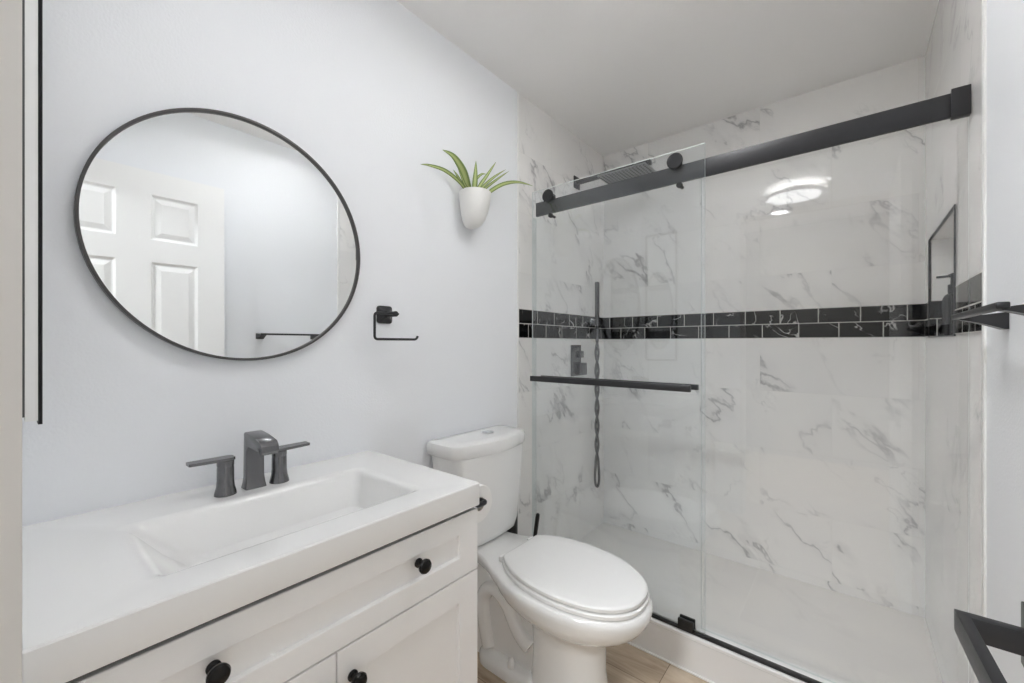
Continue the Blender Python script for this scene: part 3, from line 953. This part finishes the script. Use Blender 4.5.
# ================================================================ ITEMS ROUND THE TOILET
pg = thing('plunger', 'black plunger with slim black handle standing between toilet and shower glass', 'plunger', (0.13, 1.508, 0))
bm = NB(); tube(bm, [(0.150, 1.508, 0.085), (0.170, 1.503, 0.26), (0.196, 1.500, 0.415), (0.199, 1.4995, 0.432), (0.200, 1.4993, 0.436)], [0.0085, 0.0085, 0.0095, 0.0090, 0.005], 16); obj('handle', bm, BLACKP, pg)
bm = NB(); lathe(bm, [(0.046, 0.0), (0.050, 0.006), (0.049, 0.03), (0.042, 0.055), (0.028, 0.072), (0.014, 0.082), (0.012, 0.10), (0, 0.10)], (0.150, 1.508, 0.001), 'z', 36); obj('rubber_cup', bm, BLACKP, pg)
bc = thing('toilet_brush', 'black toilet brush canister tucked behind the tank by the tile edge', 'toilet brush', (0.05, 1.50, 0))
bm = NB(); lathe(bm, [(0, 0), (0.036, 0), (0.038, 0.004), (0.040, 0.415), (0.038, 0.419), (0.010, 0.422), (0.010, 0.425), (0, 0.425)], (0.050, 1.478, 0.001), 'z', 36); obj('canister', bm, BLACKP, bc)
bm = NB(); cyl(bm, (0.050, 1.478, 0.4262), (0.050, 1.478, 0.50), 0.009, 0.010, 16); obj('handle', bm, BLACKP, bc)

# roll holder on the vanity side
rh = thing('vanity_roll_holder', 'black toilet paper holder fixed to the vanity side facing the toilet', 'toilet paper holder', (0.46, VY1, 0.737))
bm = NB()
lp = []
for y, h in ((VY1 + 0.0005, 0.024), (VY1 + 0.005, 0.024), (VY1 + 0.009, 0.021), (VY1 + 0.018, 0.012), (VY1 + 0.026, 0.0085)):
    lp.append([(0.468 + u, y, 0.737 + v) for u, v in rrect(-h, h, -h, h, h * 0.3, 5)])
loft(bm, lp)
obj('base_plate', bm, BLACK, rh)
bm = NB(); tube(bm, round_corners([(0.468, VY1 + 0.024, 0.737), (0.468, 0.872, 0.737), (0.330, 0.872, 0.737)], 0.010, 6), 0.0075, 16); obj('arm', bm, BLACK, rh)
tr = thing('toilet_roll', 'white toilet paper roll hanging beside the vanity', 'toilet roll', (0.39, 0.872, 0.725))
bm = NB(); lathe(bm, [(0.0200, -0.05), (0.052, -0.05), (0.0535, -0.048), (0.0535, 0.048), (0.052, 0.05), (0.0200, 0.05), (0.0200, -0.05)], (0.395, 0.872, 0.7255), 'x', 48); obj('paper', bm, PAPER, tr)
bm = NB(); lathe(bm, [(0.0192, -0.05), (0.0199, -0.05), (0.0199, 0.05), (0.0192, 0.05), (0.0192, -0.05)], (0.395, 0.872, 0.7255), 'x', 40); obj('cardboard_core', bm, CARD, tr)

# ================================================================ SHOWER ENCLOSURE
def pane(bm, x0, x1, y0, y1, z0, z1):
    vs = [bm.verts.new((x, y, z)) for x in (x0, x1) for y in (y0, y1) for z in (z0, z1)]
    q = [(0, 1, 3, 2), (4, 6, 7, 5), (0, 4, 5, 1), (2, 3, 7, 6), (0, 2, 6, 4), (1, 5, 7, 3)]
    for i, f in enumerate(q):
        fc = bm.faces.new([vs[j] for j in f])
        fc.material_index = 0 if i in (2, 3) else 1
BAR0, BAR1, BZ0, BZ1 = 1.603, 1.615, 1.797, 1.861
DG0, DG1 = 1.584, 1.592         # sliding pane
FG0, FG1 = 1.626, 1.634         # fixed pane
DXL, DXR, DTOP = 0.104, 0.872, 1.910
rail = thing('shower_rail', 'long flat black rail across the top of the shower opening', 'shower rail', (0.8, 1.61, BZ0))
bm = NB(); box(bm, 0.112, W - 0.034, BAR0, BAR1, BZ0, BZ1, 0.001); obj('rail_bar', bm, BLACK, rail)
bm = NB(); box(bm, W - 0.040, W - 0.0035, BAR0 - 0.005, BAR1 + 0.006, BZ0 - 0.004, BZ1 + 0.009, 0.0012); obj('wall_bracket', bm, BLACK, rail)
sd = thing('sliding_shower_door', 'clear glass sliding shower panel hanging from black rollers in front of the rail', 'shower door', (0.49, 1.588, 0.146))
bm = NB(); pane(bm, DXL, DXR, DG0, DG1, 0.150, DTOP); obj('glass_pane', bm, [GLASS_DOOR, GLASS_EDGE], sd)
bm = NB(); box(bm, DXL, DXL + 0.004, DG1 + 0.0005, DG1 + 0.022, 0.155, DTOP - 0.12); obj('edge_seal', bm, SEAL, sd)
for x in (0.196, 0.768):
    bm = NB()
    lathe(bm, [(0, -0.007), (0.027, -0.007), (0.029, -0.0055), (0.029, 0), (0, 0)], (x, DG0 - 0.0003, 1.872), 'y', 40)
    rr_ = obj('roller', bm, BLACK, sd)
    bm = NB(); lathe(bm, [(0, 0.0), (0.007, 0.0), (0.007, 0.012), (0.0135, 0.012), (0.0145, 0.016), (0.0125, 0.019), (0.0125, 0.026), (0.0145, 0.029), (0.0145, 0.033), (0, 0.033)], (x, DG1 + 0.0003, 1.8765), 'y', 32); obj('wheel', bm, BLACKP, rr_)
    bm = NB(); lathe(bm, [(0, -0.011), (0.0095, -0.011), (0.0105, -0.010), (0.0105, 0), (0.006, 0), (0.006, 0.028), (0, 0.028)], (x + 0.018, DG0 - 0.0003, 1.777), 'y', 28); obj('anti_jump_pin', bm, BLACK, rr_)
# towel-bar handle outside, matching bar inside
bm = NB(); box(bm, 0.124, 0.834, 1.540, 1.556, 1.018, 1.042, 0.0015); ho = obj('outer_handle_bar', bm, BLACK, sd)
for x in (0.17, 0.79):
    bm = NB(); cyl(bm, (x, 1.5555, 1.030), (x, DG0 - 0.0003, 1.030), 0.009, n=20); obj('standoff', bm, BLACK, ho)
bm = NB(); box(bm, 0.135, 0.842, 1.610, 1.623, 1.020, 1.040, 0.0015); hi_ = obj('inner_handle_bar', bm, BLACK, sd)
for x in (0.17, 0.79):
    bm = NB(); cyl(bm, (x, 1.6105, 1.030), (x, DG1 + 0.0003, 1.030), 0.009, n=20); obj('standoff', bm, BLACK, hi_)
fp = thing('fixed_shower_panel', 'clear fixed glass shower panel on the right, fastened to the rail', 'shower panel', (1.19, 1.63, CURB_Z))
bm = NB(); pane(bm, 0.848, W - 0.004, FG0, FG1, CURB_Z + 0.004, 1.846); obj('glass_pane', bm, [GLASS, GLASS_EDGE], fp)
for x in (0.93, 1.40):
    bm = NB(); lathe(bm, [(0, 0.0), (0.009, 0.0), (0.009, 0.0105), (0, 0.0105)], (x, BAR1 + 0.0003, 1.828), 'y', 24); obj('spacer', bm, BLACK, fp)
tk = thing('bottom_track', 'slim black guide strip along the top of the shower curb', 'shower track', (0.76, 1.59, CURB_Z))
bm = NB(); box(bm, 0.006, W - 0.006, 1.580, 1.600, CURB_Z + 0.0003, CURB_Z + 0.009, 0.001); tk_o = obj('strip', bm, BLACKP, tk)
gd = thing('door_guide', 'small black guide block holding the sliding glass foot on the curb', 'door guide', (0.83, 1.59, CURB_Z))
bm = NB()
z0_ = CURB_Z + 0.0093
box(bm, 0.781, 0.836, 1.5705, 1.5825, z0_, CURB_Z + 0.046, 0.003)
box(bm, 0.781, 0.836, 1.5935, 1.6035, z0_, CURB_Z + 0.046, 0.003)
box(bm, 0.781, 0.836, 1.5705, 1.6035, z0_, CURB_Z + 0.0135, 0.001)
obj('block', bm, BLACKP, gd)

# ================================================================ SHOWER FITTINGS (left shower wall)
HY = 2.165
sh = thing('rain_shower_head', 'flat square gunmetal rain shower head on a straight wall arm', 'shower head', (0.0, HY, 2.155))
bm = NB(); box(bm, 0.0015, 0.009, HY - 0.032, HY + 0.032, 2.118, 2.188, 0.002); obj('wall_plate', bm, BLACK, sh)
bm = NB(); box(bm, 0.009, 0.456, HY - 0.012, HY + 0.012, 2.142, 2.166, 0.002); obj('arm', bm, BLACK, sh)
bm = NB(); cyl(bm, (0.325, HY, 2.116), (0.325, HY, 2.143), 0.012, n=20); box(bm, 0.195, 0.465, HY - 0.105, HY + 0.145, 2.106, 2.116, 0.002); hd = obj('head', bm, HEADM, sh)
bm = NB()
for i in range(14):
    for j in range(13):
        cx_, cy_ = 0.195 + 0.0192 * (i + 0.5), HY - 0.105 + 0.0192 * (j + 0.5)
        lathe(bm, [(0.0055, 0.0), (0.0045, -0.002), (0, -0.0022)], (cx_, cy_, 2.106), 'z', 8)
nz = obj('nozzles', bm, BLACKP, hd, weld=False); nz['kind'] = 'stuff'

va = thing('shower_valve', 'dark rectangular shower valve plate with block handle on the left shower wall', 'shower valve', (0.0, 2.165, 1.09))
bm = NB(); box(bm, 0.0015, 0.012, 2.100, 2.205, 1.0, 1.184, 0.002); obj('plate', bm, GUN, va)
bm = NB(); box(bm, 0.0122, 0.032, 2.165, 2.205, 1.108, 1.148, 0.004); obj('diverter_knob', bm, GUN, va)
bm = NB(); box(bm, 0.0122, 0.048, 2.150, 2.215, 1.005, 1.078, 0.004); obj('valve_lever', bm, GUN, va)

hs = thing('hand_shower', 'slim dark stick hand shower with twisted hose by the shower corner', 'hand shower', (0.0, 2.36, 1.33))
WX, WY = 0.045, 2.345
bm = NB(); box(bm, 0.0035, 0.010, WY - 0.022, WY + 0.022, 1.305, 1.350, 0.002); box(bm, 0.010, 0.028, WY - 0.010, WY + 0.010, 1.315, 1.340, 0.001); box(bm, 0.028, 0.0335, WY - 0.014, WY + 0.014, 1.31, 1.345, 0.001); obj('wall_bracket', bm, CHROME, hs)
bm = NB(); box(bm, 0.034, 0.056, WY - 0.012, WY + 0.012, 1.345, 1.577, 0.003); lathe(bm, [(0, 0), (0.0085, 0), (0.010, 0.03), (0.010, 0.125), (0, 0.125)], (WX, WY, 1.221), 'z', 20); obj('wand', bm, GUN, hs)
bm = NB()
ANG_END = 0.714 + math.pi      # the hanging loop opens towards the room
for ph in (0, math.pi):
    pts = []
    for i in range(91):
        z = 1.228 - (1.228 - 0.44) * i / 90
        ang = ph + ANG_END - (z - 0.44) / 0.115 * math.pi
        amp = 0.0085 if i > 4 else 0.003 + 0.0055 * i / 4
        pts.append((WX + amp * math.cos(ang), WY + amp * math.sin(ang) * 1.1, z))
    if ph == 0:
        A = pts
    else:
        Bp = pts
# join the two strands by the hanging loop
a_end, b_end = Vector(A[-1]), Vector(Bp[-1])
dirv = Vector((b_end.x - a_end.x, b_end.y - a_end.y, 0)).normalized()
mid = (a_end + b_end) / 2
loop = []
for i in range(1, 24):
    t = i / 24
    ang = math.pi * (1 - t)
    wdt = 0.0085 + 0.009 * math.sin(math.pi * t) ** 0.5
    dz = 0.142 * math.sin(math.pi * t) ** 0.62
    loop.append(Vector((mid.x, mid.y, 0.44 - dz)) + dirv * (wdt * math.cos(ang) * (1.0)))
path = [Vector(p) for p in A] + loop + [Vector(p) for p in Bp[::-1]]
tube(bm, path, 0.0078, 10)
obj('hose', bm, GUN, hs, weld=False)

# ================================================================ NICHE BOTTLE
BX, BYY = 1.566, 2.200
pb = thing('soap_pump_bottle', 'fluted black soap pump bottle in the shower niche', 'soap bottle', (BX, BYY, NZ0))
bm = NB()
nf = 84
lv = [(0.026, 0.0), (0.029, 0.003), (0.030, 0.012), (0.030, 0.122), (0.028, 0.138), (0.022, 0.150), (0.013, 0.157), (0.011, 0.158)]
rg = []
for r, z in lv:
    fl = 0.0055 if 0.01 < z < 0.14 else 0.0008
    rg.append([(BX + (r - fl * (1 - abs(math.cos(7 * 2 * math.pi * k / nf)))) * math.cos(2 * math.pi * k / nf), BYY + (r - fl * (1 - abs(math.cos(7 * 2 * math.pi * k / nf)))) * math.sin(2 * math.pi * k / nf), NZ0 + 0.001 + z) for k in range(nf)])
loft(bm, rg)
obj('bottle', bm, BOTTLE, pb, angle=60)
bm = NB()
lathe(bm, [(0, 0.158), (0.015, 0.158), (0.015, 0.188), (0.008, 0.191), (0.0075, 0.215), (0.013, 0.216), (0.0135, 0.226), (0.008, 0.229), (0.005, 0.231), (0, 0.232)], (BX, BYY, NZ0 + 0.001), 'z', 28)
box(bm, -0.0055, 0.0055, 0, 0.046, -0.004, 0.004, 0.0015, mat=Matrix.Translation((BX, BYY, NZ0 + 0.222)) @ Matrix.Rotation(math.radians(62), 4, 'Z'))
obj('pump', bm, BOTTLE, pb)

# ================================================================ TOWEL BAR
tb = thing('towel_bar', 'short square black towel bar on the right wall by the shower', 'towel bar', (W, 1.14, 1.25))
TZ = 1.247
bm = NB(); box(bm, 1.449, 1.464, 0.955, 1.324, TZ - 0.004, TZ + 0.007, 0.002); obj('bar', bm, BLACK, tb)
for y in (0.972, 1.297):
    bm = NB()
    lp = []
    for x, hy_, za, zb in ((W - 0.0005, 0.021, 0.027, 0.007), (W - 0.006, 0.021, 0.027, 0.007), (W - 0.03, 0.018, 0.017, 0.004), (1.4643, 0.015, 0.0075, 0.000), (1.456, 0.014, 0.0055, -0.0043)):
        lp.append([(x, y - hy_, TZ - za), (x, y + hy_, TZ - za), (x, y + hy_, TZ + zb), (x, y - hy_, TZ + zb)])
    loft(bm, lp)
    obj('bracket', bm, BLACK, tb, angle=20)

# ================================================================ CEILING LIGHT
cl = thing('ceiling_light', 'round white semi-flush ceiling light, its glow mirrored in the shower tile', 'ceiling light', (*LIGHT_CENTRE, H))
bm = NB(); lathe(bm, [(0, -0.0005), (0.060, -0.0005), (0.060, -0.014), (0.056, -0.017), (0.012, -0.018), (0.012, -0.0595), (0, -0.0595)], (*LIGHT_CENTRE, H), 'z', 48); obj('ceiling_pan', bm, TRIMW, cl)
bm = NB(); lathe(bm, [(0, -0.060), (0.180, -0.060), (0.180, -0.064), (0, -0.064)], (*LIGHT_CENTRE, H), 'z', 72); obj('up_fill_diffuser', bm, UPFILL, cl)
bm = NB(); lathe(bm, [(0, -0.065), (0.180, -0.065), (0.180, -0.073), (0.176, -0.076), (0.10, -0.080), (0, -0.081)], (*LIGHT_CENTRE, H), 'z', 72); obj('diffuser', bm, LAMP, cl)
bm = NB(); lathe(bm, [(0.181, -0.050), (0.186, -0.050), (0.186, -0.079), (0.181, -0.079), (0.181, -0.050)], (*LIGHT_CENTRE, H), 'z', 72); obj('rim', bm, TRIMW, cl)
c2 = (0.745, 0.40, H)
rl2 = thing('recessed_light', 'small round recessed ceiling light above the doorway end of the vanity', 'ceiling light', c2)
bm = NB(); lathe(bm, [(0.070, -0.0005), (0.092, -0.0005), (0.092, -0.004), (0.088, -0.007), (0.074, -0.008), (0.070, -0.004), (0.070, -0.0005)], c2, 'z', 56); obj('trim_ring', bm, TRIMW, rl2)
bm = NB(); lathe(bm, [(0, -0.0005), (0.0695, -0.0005), (0.0695, -0.004), (0, -0.0045)], c2, 'z', 56); obj('lens', bm, SPOT, rl2)
